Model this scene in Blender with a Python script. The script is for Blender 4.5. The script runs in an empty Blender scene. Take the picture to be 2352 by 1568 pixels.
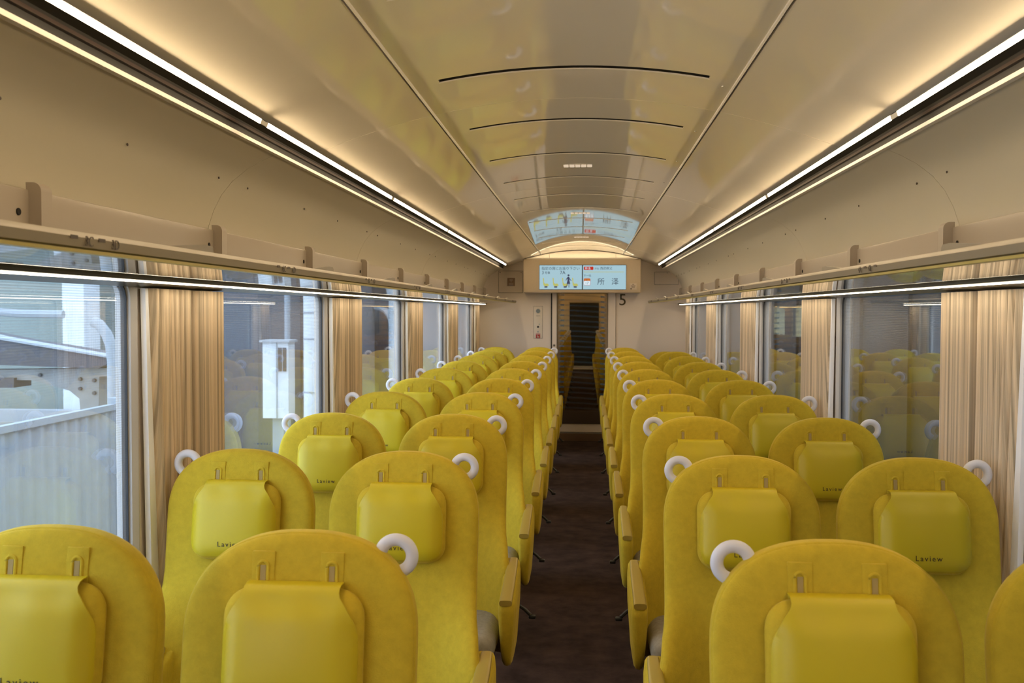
import bpy, bmesh, math, random
from mathutils import Vector, Matrix
random.seed(7)
SC = bpy.context.scene
COL = SC.collection

# ------------------------------------------------------------------ camera
F_PX, YAW, PITCH, ROLL, CAM_X, CAM_Z = 2257.1, .0742, .0311, -.0024, .0402, 1.58
cam_d = bpy.data.cameras.new('camera')
cam_d.sensor_width = 36.0
cam_d.lens = F_PX / 2352 * 36.0
cam_d.clip_start = .05
cam_d.clip_end = 300
cam = bpy.data.objects.new('camera', cam_d)
COL.objects.link(cam)
_R = (Matrix.Rotation(YAW, 4, 'Z') @ Matrix.Rotation(math.pi / 2 - PITCH, 4, 'X') @ Matrix.Rotation(-ROLL, 4, 'Z'))
cam.matrix_world = Matrix.Translation((CAM_X, 0, CAM_Z)) @ _R
cam_d.dof.use_dof = True
cam_d.dof.focus_distance = 3.6
cam_d.dof.aperture_fstop = 8.0
SC.camera = cam

# ------------------------------------------------------------------ sky
w = bpy.data.worlds.new('overcast_sky')
SC.world = w
w.use_nodes = True
bg = w.node_tree.nodes['Background']
bg.inputs[0].default_value = (.70, .83, 1.0, 1)
bg.inputs[1].default_value = 3.6

# ------------------------------------------------------------------ exposure
SC.view_settings.view_transform = 'Standard'
SC.view_settings.look = 'None'
SC.view_settings.exposure = 0.75
SC.view_settings.gamma = 1.0
SC.view_settings.use_curve_mapping = False

LED_CEIL = 43.0      # ceiling cove light strips
LED_RACK = 11.0      # light strips under the racks
LED_END = 7.0       # strip in the recess above the end bulkhead


def P(px, py, Y):
    """point on the plane y = Y seen at photo pixel (px, py)"""
    d = _R.to_3x3() @ Vector(((px - 1176) / F_PX, -(py - 784) / F_PX, -1))
    return Vector((CAM_X, 0, CAM_Z)) + d * (Y / d.y)


# ------------------------------------------------------------------ materials
def mat(name, col, rough=.5, metal=0., spec=.5, noise=0., nscale=8., bump=0., bscale=200., sheen=0., sheen_tint=None,
        coat=0., emit=None, estr=0., col2=None, stretch=None, ior=1.5):
    m = bpy.data.materials.new(name)
    m.use_nodes = True
    nt = m.node_tree
    b = nt.nodes['Principled BSDF']
    b.inputs['Base Color'].default_value = (*col, 1)
    b.inputs['Roughness'].default_value = rough
    b.inputs['Metallic'].default_value = metal
    b.inputs['IOR'].default_value = ior
    b.inputs['Specular IOR Level'].default_value = spec
    if sheen:
        b.inputs['Sheen Weight'].default_value = sheen
        b.inputs['Sheen Roughness'].default_value = .35
        b.inputs['Sheen Tint'].default_value = (*(sheen_tint or col), 1)
    if coat:
        b.inputs['Coat Weight'].default_value = coat
        b.inputs['Coat Roughness'].default_value = .08
    if emit:
        b.inputs['Emission Color'].default_value = (*emit, 1)
        b.inputs['Emission Strength'].default_value = estr
    if noise or bump:
        tc = nt.nodes.new('ShaderNodeTexCoord')
        mp = nt.nodes.new('ShaderNodeMapping')
        if stretch:
            mp.inputs['Scale'].default_value = stretch
        nt.links.new(tc.outputs['Object'], mp.inputs['Vector'])
    if noise:
        n = nt.nodes.new('ShaderNodeTexNoise')
        n.inputs['Scale'].default_value = nscale
        n.inputs['Detail'].default_value = 5
        n.inputs['Roughness'].default_value = .65
        nt.links.new(mp.outputs[0], n.inputs['Vector'])
        r = nt.nodes.new('ShaderNodeValToRGB')
        r.color_ramp.elements[0].position = .3
        r.color_ramp.elements[1].position = .7
        c2 = col2 or tuple(c * (1 - noise) for c in col)
        r.color_ramp.elements[0].color = (*c2, 1)
        r.color_ramp.elements[1].color = (*tuple(min(1, c * (1 + noise * .5)) for c in col), 1)
        nt.links.new(n.outputs[0], r.inputs[0])
        nt.links.new(r.outputs[0], b.inputs['Base Color'])
    if bump:
        n2 = nt.nodes.new('ShaderNodeTexNoise')
        n2.inputs['Scale'].default_value = bscale
        n2.inputs['Detail'].default_value = 3
        nt.links.new(mp.outputs[0], n2.inputs['Vector'])
        bp = nt.nodes.new('ShaderNodeBump')
        bp.inputs['Strength'].default_value = bump
        bp.inputs['Distance'].default_value = .004
        nt.links.new(n2.outputs[0], bp.inputs['Height'])
        nt.links.new(bp.outputs[0], b.inputs['Normal'])
    return m


def emis(name, col, s):
    m = bpy.data.materials.new(name)
    m.use_nodes = True
    nt = m.node_tree
    nt.nodes.remove(nt.nodes['Principled BSDF'])
    e = nt.nodes.new('ShaderNodeEmission')
    e.inputs[0].default_value = (*col, 1)
    e.inputs[1].default_value = s
    nt.links.new(e.outputs[0], nt.nodes['Material Output'].inputs[0])
    return m


def glass_mat(name, ior, tint=(1, 1, 1), stripes=None, rough=0.0, refl=(1, 1, 1)):
    """clear pane: see-through plus mirror reflection by Fresnel, optional printed line pattern"""
    m = bpy.data.materials.new(name)
    m.use_nodes = True
    nt = m.node_tree
    N, L = nt.nodes, nt.links
    N.remove(N['Principled BSDF'])
    geo = N.new('ShaderNodeNewGeometry')
    mx = N.new('ShaderNodeMix')
    mx.data_type = 'FLOAT'
    L.new(geo.outputs['Backfacing'], mx.inputs[0])
    mx.inputs[2].default_value = ior
    mx.inputs[3].default_value = 1 / ior
    fr = N.new('ShaderNodeFresnel')
    L.new(mx.outputs[0], fr.inputs['IOR'])
    t = N.new('ShaderNodeBsdfTransparent')
    t.inputs[0].default_value = (*tint, 1)
    g = N.new('ShaderNodeBsdfGlossy')
    g.inputs['Roughness'].default_value = rough
    g.inputs['Color'].default_value = (*refl, 1)
    s = N.new('ShaderNodeMixShader')
    L.new(fr.outputs[0], s.inputs[0])
    L.new(t.outputs[0], s.inputs[1])
    L.new(g.outputs[0], s.inputs[2])
    out = s
    if stripes:
        out = stripes(nt, s)
    L.new(out.outputs[0], N['Material Output'].inputs[0])
    return m


def math_node(nt, op, a, b=None, c=None):
    n = nt.nodes.new('ShaderNodeMath')
    n.operation = op
    for i, v in enumerate((a, b, c)):
        if v is None:
            continue
        if isinstance(v, (int, float)):
            n.inputs[i].default_value = v
        else:
            nt.links.new(v, n.inputs[i])
    return n.outputs[0]


def win_print(nt, base):
    """fine light lines printed on the pane, denser to its top and side edges (generated coordinates)"""
    tc = nt.nodes.new('ShaderNodeTexCoord')
    sp = nt.nodes.new('ShaderNodeSeparateXYZ')
    nt.links.new(tc.outputs['Generated'], sp.inputs[0])
    y, z = sp.outputs[1], sp.outputs[2]
    ln = math_node(nt, 'GREATER_THAN', math_node(nt, 'FRACT', math_node(nt, 'MULTIPLY', z, 165)), .5)
    top = math_node(nt, 'SMOOTH_MIN', math_node(nt, 'MULTIPLY', math_node(nt, 'SUBTRACT', z, .72), 3.2), 1, .05)
    ey = math_node(nt, 'ABSOLUTE', math_node(nt, 'SUBTRACT', y, .5))
    side = math_node(nt, 'MULTIPLY', math_node(nt, 'SUBTRACT', ey, .44), 16)
    mk = math_node(nt, 'MINIMUM', math_node(nt, 'MAXIMUM', math_node(nt, 'MAXIMUM', top, side), 0), 1)
    f = math_node(nt, 'MULTIPLY', math_node(nt, 'MULTIPLY', ln, mk), .22)
    d = nt.nodes.new('ShaderNodeBsdfDiffuse')
    d.inputs[0].default_value = (.45, .5, .56, 1)
    s = nt.nodes.new('ShaderNodeMixShader')
    nt.links.new(f, s.inputs[0])
    nt.links.new(base.outputs[0], s.inputs[1])
    nt.links.new(d.outputs[0], s.inputs[2])
    return s


def door_print(nt, base):
    """blue dashes along both edges with thin bowed lines between, frosted rim"""
    tc = nt.nodes.new('ShaderNodeTexCoord')
    sp = nt.nodes.new('ShaderNodeSeparateXYZ')
    nt.links.new(tc.outputs['Generated'], sp.inputs[0])
    x, z = sp.outputs[0], sp.outputs[2]
    ex = math_node(nt, 'ABSOLUTE', math_node(nt, 'SUBTRACT', x, .5))
    bow = math_node(nt, 'MULTIPLY', math_node(nt, 'MULTIPLY', x, x), .02)
    ph = math_node(nt, 'FRACT', math_node(nt, 'MULTIPLY', math_node(nt, 'ADD', z, bow), 25.5))
    ln = math_node(nt, 'LESS_THAN', ph, .36)
    edge = math_node(nt, 'GREATER_THAN', ex, .36)
    inn = math_node(nt, 'LESS_THAN', ex, .465)
    dash = math_node(nt, 'MULTIPLY', math_node(nt, 'MULTIPLY', ln, edge), inn)
    thin = math_node(nt, 'MULTIPLY', math_node(nt, 'LESS_THAN', ph, .34), .20)
    f = math_node(nt, 'MAXIMUM', math_node(nt, 'MULTIPLY', dash, .55), thin)
    d = nt.nodes.new('ShaderNodeBsdfDiffuse')
    d.inputs[0].default_value = (.07, .15, .27, 1)
    s = nt.nodes.new('ShaderNodeMixShader')
    nt.links.new(f, s.inputs[0])
    nt.links.new(base.outputs[0], s.inputs[1])
    nt.links.new(d.outputs[0], s.inputs[2])
    # frosted rim
    rim = math_node(nt, 'MINIMUM', math_node(nt, 'MAXIMUM', math_node(nt, 'MULTIPLY', math_node(nt, 'SUBTRACT', ex, .42), 12), 0), .8)
    d2 = nt.nodes.new('ShaderNodeBsdfDiffuse')
    d2.inputs[0].default_value = (.30, .24, .17, 1)
    s2 = nt.nodes.new('ShaderNodeMixShader')
    nt.links.new(rim, s2.inputs[0])
    nt.links.new(s.outputs[0], s2.inputs[1])
    nt.links.new(d2.outputs[0], s2.inputs[2])
    return s2


def velvet_mat():
    return mat('yellow_velvet', (.58, .42, .034), rough=.85, spec=.1, noise=.12, nscale=45, bump=.3, bscale=420,
               sheen=.35, sheen_tint=(.95, .75, .30))


M = {}
M['velvet'] = velvet_mat()
M['leather'] = mat('yellow_leatherette', (.57, .44, .012), rough=.42, spec=.4, bump=.06, bscale=60)
M['ink'] = mat('dark_print', (.05, .035, .004), rough=.6)
M['ring'] = mat('grey_ring_plastic', (.70, .69, .76), rough=.45)
M['pad'] = mat('armrest_plastic', (.40, .29, .055), rough=.4)
M['strap'] = mat('tan_strap', (.38, .28, .10), rough=.7)
M['cushion'] = mat('grey_cushion_fabric', (.33, .30, .24), rough=.9, noise=.2, nscale=60, bump=.2)
M['black'] = mat('black_metal', (.02, .02, .02), rough=.4)
M['wall'] = mat('beige_wall_laminate', (.80, .70, .60), rough=.35, spec=.4)
M['cove'] = mat('cove_panel_satin', (.73, .66, .50), rough=.28, spec=.45)
M['ceil'] = mat('gloss_ceiling_panel', (.86, .79, .66), rough=.035, spec=.5, ior=1.5)
M['white'] = mat('warm_white_plastic', (.80, .72, .61), rough=.4)
M['board'] = mat('rack_board_beige', (.47, .40, .315), rough=.4)
M['bulk'] = mat('bulkhead_beige', (.56, .45, .31), rough=.45)
M['trim'] = mat('pale_trim', (.85, .80, .70), rough=.35)
M['dark'] = mat('dark_recess', (.012, .010, .008), rough=.7)
M['brown'] = mat('brown_channel', (.06, .036, .022), rough=.45)
M['trough'] = mat('trough_brown', (.035, .018, .010), rough=.4)
M['frame'] = mat('grey_window_frame', (.54, .51, .49), rough=.4)
M['gasket'] = mat('black_gasket', (.03, .03, .035), rough=.5)
M['curtain'] = mat('beige_curtain', (.64, .51, .36), rough=.9, spec=.1, noise=.42, nscale=5, stretch=(1, 11, .03))  # streaks: fabric stripes, deepened to stand in for fold shade
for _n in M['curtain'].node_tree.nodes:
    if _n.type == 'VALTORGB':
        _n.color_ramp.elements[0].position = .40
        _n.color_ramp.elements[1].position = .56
M['daylit_lining'] = mat('daylit_curtain_lining', (.93, .93, .97), rough=.9, spec=.1)  # daylight on the curtain edge, put in as bluish white
M['rail'] = mat('rack_rail_beige', (.27, .225, .155), rough=.4)
M['rail_refl'] = mat('rack_yellow_reflection', (.45, .36, .06), rough=.4)  # yellow reflection under the rail, put into the colour
M['rackglass'] = mat('smoked_rack_glass', (.05, .045, .035), rough=.02, spec=.6)
M['profile'] = mat('dark_bronze_profile', (.05, .045, .025), rough=.3, metal=.4)
M['steel'] = mat('brushed_steel', (.45, .42, .38), rough=.3, metal=.9)
M['red'] = mat('red_button', (.45, .015, .015), rough=.4)
M['bluegrey'] = mat('blue_grey_disc', (.25, .31, .35), rough=.4)
M['paper'] = mat('pale_sticker', (.62, .52, .42), rough=.5)
M['stk_brown'] = mat('brown_sticker', (.30, .19, .13), rough=.5)
M['led'] = emis('led_warm', (1.0, .76, .47), LED_CEIL)
M['trim_fill'] = emis('trim_fill', (1.0, .76, .47), 9.0)  # extra glow added behind the strips to brighten the cove trim
M['led_rack'] = emis('led_rack', (1.0, .84, .60), LED_RACK)
M['led_end'] = emis('led_end', (1.0, .80, .50), LED_END)
M['lamp'] = emis('small_lamp', (1.0, .78, .55), .42)
M['screen'] = emis('screen_glow', (.37, .55, .62), 0.61)
M['s_dark'] = emis('screen_dark', (.035, .04, .06), 0.58)
M['s_navy'] = emis('screen_navy', (.06, .06, .11), 0.58)
M['s_yel'] = emis('screen_yellow', (.48, .48, .13), 0.61)
M['s_red'] = emis('screen_red', (.50, .035, .02), 0.61)
M['s_orange'] = emis('screen_orange', (.55, .16, .03), 0.61)
M['s_white'] = emis('screen_white', (.62, .74, .80), 0.68)
M['glass'] = glass_mat('window_glass', 2.2, (.82, .87, .91), win_print)
M['doorglass'] = glass_mat('door_glass', 3.4, (.50, .38, .20), door_print, refl=(1, .80, .42))
# carpet
M['carpet'] = mat('brown_carpet', (.062, .038, .030), rough=.95, spec=.1, noise=.5, nscale=7, bump=.4, bscale=300)
# outside
M['green_wall'] = mat('pale_green_render', (0.258, 0.292, 0.265), rough=.9, noise=.06, nscale=2)
M['white_wall'] = mat('white_painted_steel', (0.354, 0.374, 0.394), rough=.7, noise=.08, nscale=3)
M['grey_wall'] = mat('grey_blue_cladding', (0.116, 0.129, 0.156), rough=.9, noise=.2, nscale=12, bump=.3, bscale=30)
M['mauve_wall'] = mat('brown_grey_cladding', (0.177, 0.156, 0.163), rough=.9, noise=.1, nscale=3)
M['roof_dark'] = mat('dark_canopy', (0.082, 0.075, 0.082), rough=.7, noise=.2, nscale=2)
M['beam'] = mat('weathered_cream_steel', (0.258, 0.252, 0.238), rough=.7, noise=.2, nscale=4)
M['fence'] = mat('pale_grey_fence', (0.286, 0.326, 0.367), rough=.6, noise=.1, nscale=3)
M['pole_white'] = mat('white_pole_paint', (.66, .69, .71), rough=.6, noise=.06, nscale=3)
M['ground'] = mat('pale_concrete', (.50, .49, .47), rough=1, noise=.4, nscale=20)
M['sky_block'] = mat('dark_block_cladding', (.016, .015, .012), rough=.9, noise=.3, nscale=1.5)  # for the dark wall added to keep the right side dim
M['body'] = mat('car_body', (.35, .35, .36), rough=.5)


# ------------------------------------------------------------------ mesh helpers
class MB:
    def __init__(self):
        self.v = []
        self.f = []

    def add(self, vs, fs):
        o = len(self.v)
        self.v += [tuple(p) for p in vs]
        self.f += [tuple(i + o for i in f) for f in fs]
        return self

    def box(self, x0, x1, y0, y1, z0, z1):
        vs = [(x, y, z) for z in (z0, z1) for y in (y0, y1) for x in (x0, x1)]
        return self.add(vs, [(0, 2, 3, 1), (4, 5, 7, 6), (0, 1, 5, 4), (2, 6, 7, 3), (0, 4, 6, 2), (1, 3, 7, 5)])

    def rbox(self, x0, x1, y0, y1, z0, z1, r=.01, seg=3):
        bm = bmesh.new()
        bmesh.ops.create_cube(bm, size=1)
        for v in bm.verts:
            v.co = Vector(((x0 + x1) / 2 + v.co.x * (x1 - x0), (y0 + y1) / 2 + v.co.y * (y1 - y0), (z0 + z1) / 2 + v.co.z * (z1 - z0)))
        bmesh.ops.bevel(bm, geom=bm.edges[:], offset=r, segments=seg, profile=.5, affect='EDGES')
        bm.verts.index_update()
        self.add([v.co[:] for v in bm.verts], [[v.index for v in f.verts] for f in bm.faces])
        bm.free()
        return self

    def prism(self, poly, axis, a, b):
        """polygon in the two other axes extruded along axis from a to b"""
        n = len(poly)
        def pt(p, t):
            return {'y': (p[0], t, p[1]), 'x': (t, p[0], p[1]), 'z': (p[0], p[1], t)}[axis]
        vs = [pt(p, a) for p in poly] + [pt(p, b) for p in poly]
        fs = [tuple(range(n))[::-1], tuple(range(n, 2 * n))] + [(i, (i + 1) % n, n + (i + 1) % n, n + i) for i in range(n)]
        return self.add(vs, fs)

    def sheet(self, prof, y0, y1, t, ny=1):
        """open profile of (x,z) points extruded along y, with thickness t (towards the profile's left)"""
        off = []
        n = len(prof)
        for i in range(n):
            a = Vector(prof[max(0, i - 1)])
            b = Vector(prof[min(n - 1, i + 1)])
            d = (b - a).normalized()
            off.append((prof[i][0] - d.y * t, prof[i][1] + d.x * t))
        poly = list(prof) + off[::-1]
        return self.prism(poly, 'y', y0, y1)

    def loft(self, rings, closed=True, caps=True):
        n = len(rings[0])
        o = len(self.v)
        for r in rings:
            self.v += [tuple(p) for p in r]
        m = n if closed else n - 1
        for k in range(len(rings) - 1):
            for i in range(m):
                a, b = o + k * n + i, o + k * n + (i + 1) % n
                self.f.append((a, b, b + n, a + n))
        if caps and closed:
            self.f.append(tuple(range(o, o + n))[::-1])
            self.f.append(tuple(range(o + (len(rings) - 1) * n, o + len(rings) * n)))
        return self

    def tube(self, pts, r, n=10, caps=True):
        pts = [Vector(p) for p in pts]
        rings = []
        up = Vector((0, 0, 1))
        for i, p in enumerate(pts):
            d = (pts[min(i + 1, len(pts) - 1)] - pts[max(i - 1, 0)]).normalized()
            a = up if abs(d.dot(up)) < .95 else Vector((1, 0, 0))
            u = d.cross(a).normalized()
            v = d.cross(u)
            rings.append([p + (u * math.cos(2 * math.pi * k / n) + v * math.sin(2 * math.pi * k / n)) * r for k in range(n)])
        return self.loft(rings, True, caps)

    def grid_shell(self, fn, nu, nv, t):
        """fn(u,v)->Vector front point; closed thin shell, back offset by vector t"""
        o = len(self.v)
        fr = [[fn(i / nu, j / nv) for i in range(nu + 1)] for j in range(nv + 1)]
        for row in fr:
            self.v += [tuple(p) for p in row]
        for row in fr:
            self.v += [tuple(Vector(p) + t) for p in row]
        W = nu + 1
        H = W * (nv + 1)
        for j in range(nv):
            for i in range(nu):
                a = o + j * W + i
                self.f.append((a, a + 1, a + 1 + W, a + W))
                self.f.append((a + H, a + W + H, a + 1 + W + H, a + 1 + H))
        bd = [j * W for j in range(nv)] + [nv * W + i for i in range(nu)] + [nv * W + nu - j * W for j in range(nv)] + [nu - i for i in range(nu)]
        for k in range(len(bd)):
            a, b = o + bd[k], o + bd[(k + 1) % len(bd)]
            self.f.append((a, b, b + H, a + H))
        return self

    def mirror_x(self):
        m = MB()
        m.v = [(-x, y, z) for x, y, z in self.v]
        m.f = [f[::-1] for f in self.f]
        return m

    def mesh(self, name, m, smooth=True, fix=True, angle=40):
        me = bpy.data.meshes.new(name)
        me.from_pydata(self.v, [], self.f)
        if fix:
            bm = bmesh.new()
            bm.from_mesh(me)
            bmesh.ops.remove_doubles(bm, verts=bm.verts, dist=1e-5)
            bmesh.ops.dissolve_degenerate(bm, edges=bm.edges, dist=1e-6)
            bmesh.ops.recalc_face_normals(bm, faces=bm.faces)
            bm.to_mesh(me)
            bm.free()
        me.materials.append(M[m] if isinstance(m, str) else m)
        if smooth:
            me.shade_smooth()
            me.set_sharp_from_angle(angle=math.radians(angle))
        return me

    def build(self, name, m, parent=None, smooth=True, angle=40, fix=True):
        return link(name, self.mesh(name, m, smooth, fix, angle), parent)


def link(name, me, parent=None, loc=None):
    o = bpy.data.objects.new(name, me)
    COL.objects.link(o)
    if parent is not None:
        o.parent = parent
    if loc is not None:
        o.location = loc
    return o


def tag(o, label=None, cat=None, group=None, kind=None):
    if label:
        o['label'] = label
    if cat:
        o['category'] = cat
    if group:
        o['group'] = group
    if kind:
        o['kind'] = kind
    return o


def empty(name, loc=(0, 0, 0)):
    o = bpy.data.objects.new(name, None)
    o.empty_display_size = .05
    COL.objects.link(o)
    o.location = loc
    return o


def smooth(a, b, x):
    t = max(0., min(1., (x - a) / (b - a)))
    return t * t * (3 - 2 * t)


def interp(tab, x):
    tab = sorted(tab)
    if x <= tab[0][0]:
        return tab[0][1]
    for (a, va), (b, vb) in zip(tab, tab[1:]):
        if x <= b:
            t = (x - a) / (b - a)
            t = t * t * (3 - 2 * t)
            return va + (vb - va) * t
    return tab[-1][1]


def text_mesh(body, size, name, m, depth=.0008, spacing=1.0, align='CENTER'):
    """lettering as flat mesh in the local xz plane, facing -y"""
    cu = bpy.data.curves.new(name, 'FONT')
    cu.body = body
    cu.size = size
    cu.align_x = align
    cu.space_character = spacing
    cu.extrude = depth / 2
    cu.resolution_u = 3
    ob = bpy.data.objects.new(name, cu)
    COL.objects.link(ob)
    dg = bpy.context.evaluated_depsgraph_get()
    me = bpy.data.meshes.new_from_object(ob.evaluated_get(dg))
    bpy.data.objects.remove(ob)
    bpy.data.curves.remove(cu)
    me.transform(Matrix.Rotation(math.pi / 2, 4, 'X'))
    me.materials.clear()
    me.materials.append(M[m])
    me.name = name
    return me


def disc(mb, x, y, z, r, t, n=20, axis='y'):
    def ring(rr, tt):
        out = []
        for k in range(n):
            a, b = rr * math.cos(2 * math.pi * k / n), rr * math.sin(2 * math.pi * k / n)
            out.append({'y': (x + a, y + tt, z + b), 'x': (x + tt, y + a, z + b), 'z': (x + a, y + b, z + tt)}[axis])
        return out
    return mb.loft([ring(r, 0), ring(r, t * .7), ring(r * .9, t)])


# ================================================================== the setting
Y0, Y1 = -2.6, 12.05       # ends of the passenger room
XW = 1.282                 # inner side wall
ZC = 2.31                  # ceiling crown
KC = .2225                 # ceiling curvature


def zc(x):
    return ZC - KC * x * x


# floor
fl = MB().box(-1.34, 1.34, Y0 - .05, Y1 + .02, -.06, 0).build('floor', 'carpet', smooth=False)
tag(fl, kind='structure')
# roof body above the ceiling panels (also closes the car to the sky)
ce = MB().box(-1.36, 1.36, Y0 - .1, 14.3, 2.42, 2.48).build('ceiling', 'dark', smooth=False)
tag(ce, kind='structure')

SLIT0, SLITP = 2.974, .796
JOINTS = [Y0, -1.375, 1.013, 3.40, 5.788, 8.176, 10.564, 11.75]


def crown(x0, x1, n):
    return [(x0 + (x1 - x0) * i / n, zc(x0 + (x1 - x0) * i / n)) for i in range(n + 1)]


for a, b in zip(JOINTS, JOINTS[1:]):
    a2, b2 = a + .002, b - .002
    # centre panel with slots cut through it
    mb = MB()
    slits = [SLIT0 + SLITP * k for k in range(-8, 14)]
    slits = [s for s in slits if a2 + .1 < s < b2 - .1]
    cur = a2
    for s in slits:
        mb.sheet(crown(-.484, .484, 24), cur, s - .021, .012)
        mb.sheet(crown(-.484, -.405, 3), s - .021, s + .021, .012)
        mb.sheet(crown(.405, .484, 3), s - .021, s + .021, .012)
        cur = s + .021
    mb.sheet(crown(-.484, .484, 24), cur, b2, .012)
    mb.build('ceiling_panel', 'ceil', ce, fix=False)
    for s in slits:
        MB().sheet([(x, z + .035) for x, z in crown(-.42, .42, 12)], s - .03, s + .03, .01).build('slot_duct', 'dark', ce, fix=False)
        rim = MB()
        rim.sheet([(x, z - .0010) for x, z in crown(-.407, .407, 16)], s + .0165, s + .0215, .0035)
        MB().sheet([(x, z + .0026) for x, z in crown(-.407, .407, 16)], s + .0185, s + .0212, .034).build('slot_duct', 'dark', ce, fix=False)
        rim.build('slot_lip', 'trim', ce, fix=False)
    for sg in (-1, 1):
        xs = sorted((sg * .4945, sg * .897))
        MB().sheet(crown(xs[0], xs[1], 10), a2, b2, .012).build('ceiling_side_panel', 'ceil', ce, fix=False)
for sg in (-1, 1):
    x = sg * .491
    MB().box(x - .012, x + .012, Y0, Y1 - .3, zc(.491) + .016, zc(.491) + .03).build('ceiling_groove', 'dark', ce, smooth=False)
    xi = sg * .4835
    MB().box(xi - .0032, xi + .0032, Y0, Y1 - .3, zc(.4835) - .0045, zc(.4835) + .008).build('groove_trim', 'trim', ce, smooth=False)
# ceiling beyond the bulkhead line, left and right corner pieces
for sg in (-1, 1):
    xs = sorted((sg * .70, sg * .897))
    MB().sheet(crown(xs[0], xs[1], 6), 11.75, Y1, .012).build('ceiling_side_panel', 'ceil', ce, fix=False)
# small five-cell lamps set flush into the ceiling
for k, yy in enumerate((4.97, 7.36, 9.74)):
    t = empty('ceiling_lamp', (0, yy, zc(0)))
    tag(t, ('small five-cell lamp in the ceiling over the fourth seat row, farthest from the door',
            'small five-cell lamp in the ceiling midway along the car',
            'small five-cell lamp in the ceiling nearest the end door')[k], 'lamp', 'five-cell ceiling lamps')
    MB().box(-.078, .078, -.045, .045, -.001, .004).build('lamp_plate', 'white', t, smooth=False)
    for j in range(5):
        cxl = (j - 2) * .0295
        MB().rbox(cxl - .0125, cxl + .0125, -.037, .037, -.004, .0, .0015, 1).build('lamp_cell', 'lamp', t)

# screws on the centre panel edge
for k in range(12):
    yy = 3.05 + k * .75
    o = disc(MB(), .455, yy, zc(.455) + .001, .004, -.003, 8, 'z').build('screw', 'steel', ce)

# side walls ------------------------------------------------------
WIN_FAR = [2.81 + 2.14 * k for k in range(-2, 5)]
WIN_W = 1.58
WZ0, WZ1 = .48, 1.69
COVE = [(1.225, 1.72), (1.222, 1.80), (1.212, 1.86), (1.195, 1.91), (1.168, 1.962), (1.13, 2.008), (1.08, 2.047), (1.03, 2.074), (.98, 2.096)]


def side(sg, name, tag_side):
    wall = MB()
    xo = 1.345
    def bx(y0, y1, z0, z1):
        xs = sorted((sg * XW, sg * xo))
        wall.box(xs[0], xs[1], y0, y1, z0, z1)
    bx(Y0 - .1, Y1 + .1, -.06, WZ0)
    bx(Y0 - .1, Y1 + .1, WZ1, 1.75)
    cur = Y0 - .1
    for yf in WIN_FAR:
        bx(cur, yf - WIN_W, WZ0, WZ1)
        cur = yf
    bx(cur, Y1 + .1, WZ0, WZ1)
    xs = sorted((sg * 1.30, sg * xo))
    wall.box(xs[0], xs[1], Y0 - .1, Y1 + .1, 1.75, 2.45)
    wo = wall.build(name, 'wall', smooth=False)
    tag(wo, kind='structure')
    # curved cove panels above the rack
    cj = [Y0] + [3.20 + 2.14 * k for k in range(-1, 5)] + [Y1]
    for a, b in zip(cj, cj[1:]):
        p = [(sg * x, z) for x, z in COVE]
        c = MB().sheet(p, a + .0015, b - .0015, .012 * -sg).build('cove_panel', 'cove', wo, fix=True)
        for off in (.15, .84, b - a - .75, b - a - .12):
            for (sx, sz) in ((1.1335, 2.003), ):
                if a + off < b - .05 and a > 0:
                    disc(MB(), sg * (sx - .002), a + off, sz, .0036, -sg * .003, 8, 'x').build('screw', 'brown', c)
    # trim lip, brown rail and dark slot of the light trough
    xs = lambda u, v: sorted((sg * u, sg * v))
    MB().prism([(sg * x, z) for x, z in ((.982, 2.089), (.968, 2.090), (.966, 2.0995), (.982, 2.0995))], 'y', Y0, Y1).build('cove_trim', 'trim', wo, smooth=False)
    MB().box(*xs(.957, .967), Y0, Y1, 2.116, 2.124).build('trough_rail', 'trough', wo, smooth=False)
    tr = MB()
    tr.box(*xs(.968, .975), Y0, Y1, 2.100, 2.21)
    tr.box(*xs(.885, .975), Y0, Y1, 2.21, 2.22)
    tr.box(*xs(.9005, .907), Y0, Y1, 2.146, 2.21)
    tr.build('trough', 'dark', wo, smooth=False)
    # windows
    for k, yf in enumerate(WIN_FAR):
        y0, y1 = yf - WIN_W, yf
        n = {-1: 0, 1: len(WIN_FAR)}[sg] + k + 1
        r = .06
        def rr(ins, rad):
            pts = []
            for (cy, cz, a0) in ((y1 - ins - rad, WZ1 - ins - rad, 0), (y0 + ins + rad, WZ1 - ins - rad, 90), (y0 + ins + rad, WZ0 + ins + rad, 180), (y1 - ins - rad, WZ0 + ins + rad, 270)):
                for q in range(7):
                    a = math.radians(a0 + q * 15)
                    pts.append((cy + rad * math.cos(a), cz + rad * math.sin(a)))
            return pts
        outer, inner, gas = rr(-.004, .004), rr(.028, .05), rr(.034, .048)
        ring = lambda pts, x: [(sg * x, p[0], p[1]) for p in pts]
        wnd = MB().loft([ring(rr(.0, .004), 1.33), ring(rr(.0, .004), 1.276), ring(rr(.012, .02), 1.272), ring(inner, 1.285), ring(inner, 1.33), ring(rr(.0, .004), 1.33)], caps=False).build('window_%d' % n, 'frame')
        tag(wnd, kind='structure')
        MB().loft([ring(inner, 1.296), ring(gas, 1.294), ring(gas, 1.312), ring(inner, 1.312)], caps=False).build('gasket', 'gasket', wnd)
        MB().box(*xs(1.298, 1.306), y0 + .03, y1 - .03, WZ0 + .03, WZ1 - .03).build('pane', 'glass', wnd, smooth=False)
    return wo


WL = side(-1, 'wall_left', 'emergency-button side')
WR = side(1, 'wall_right', 'number 5 side')

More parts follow.
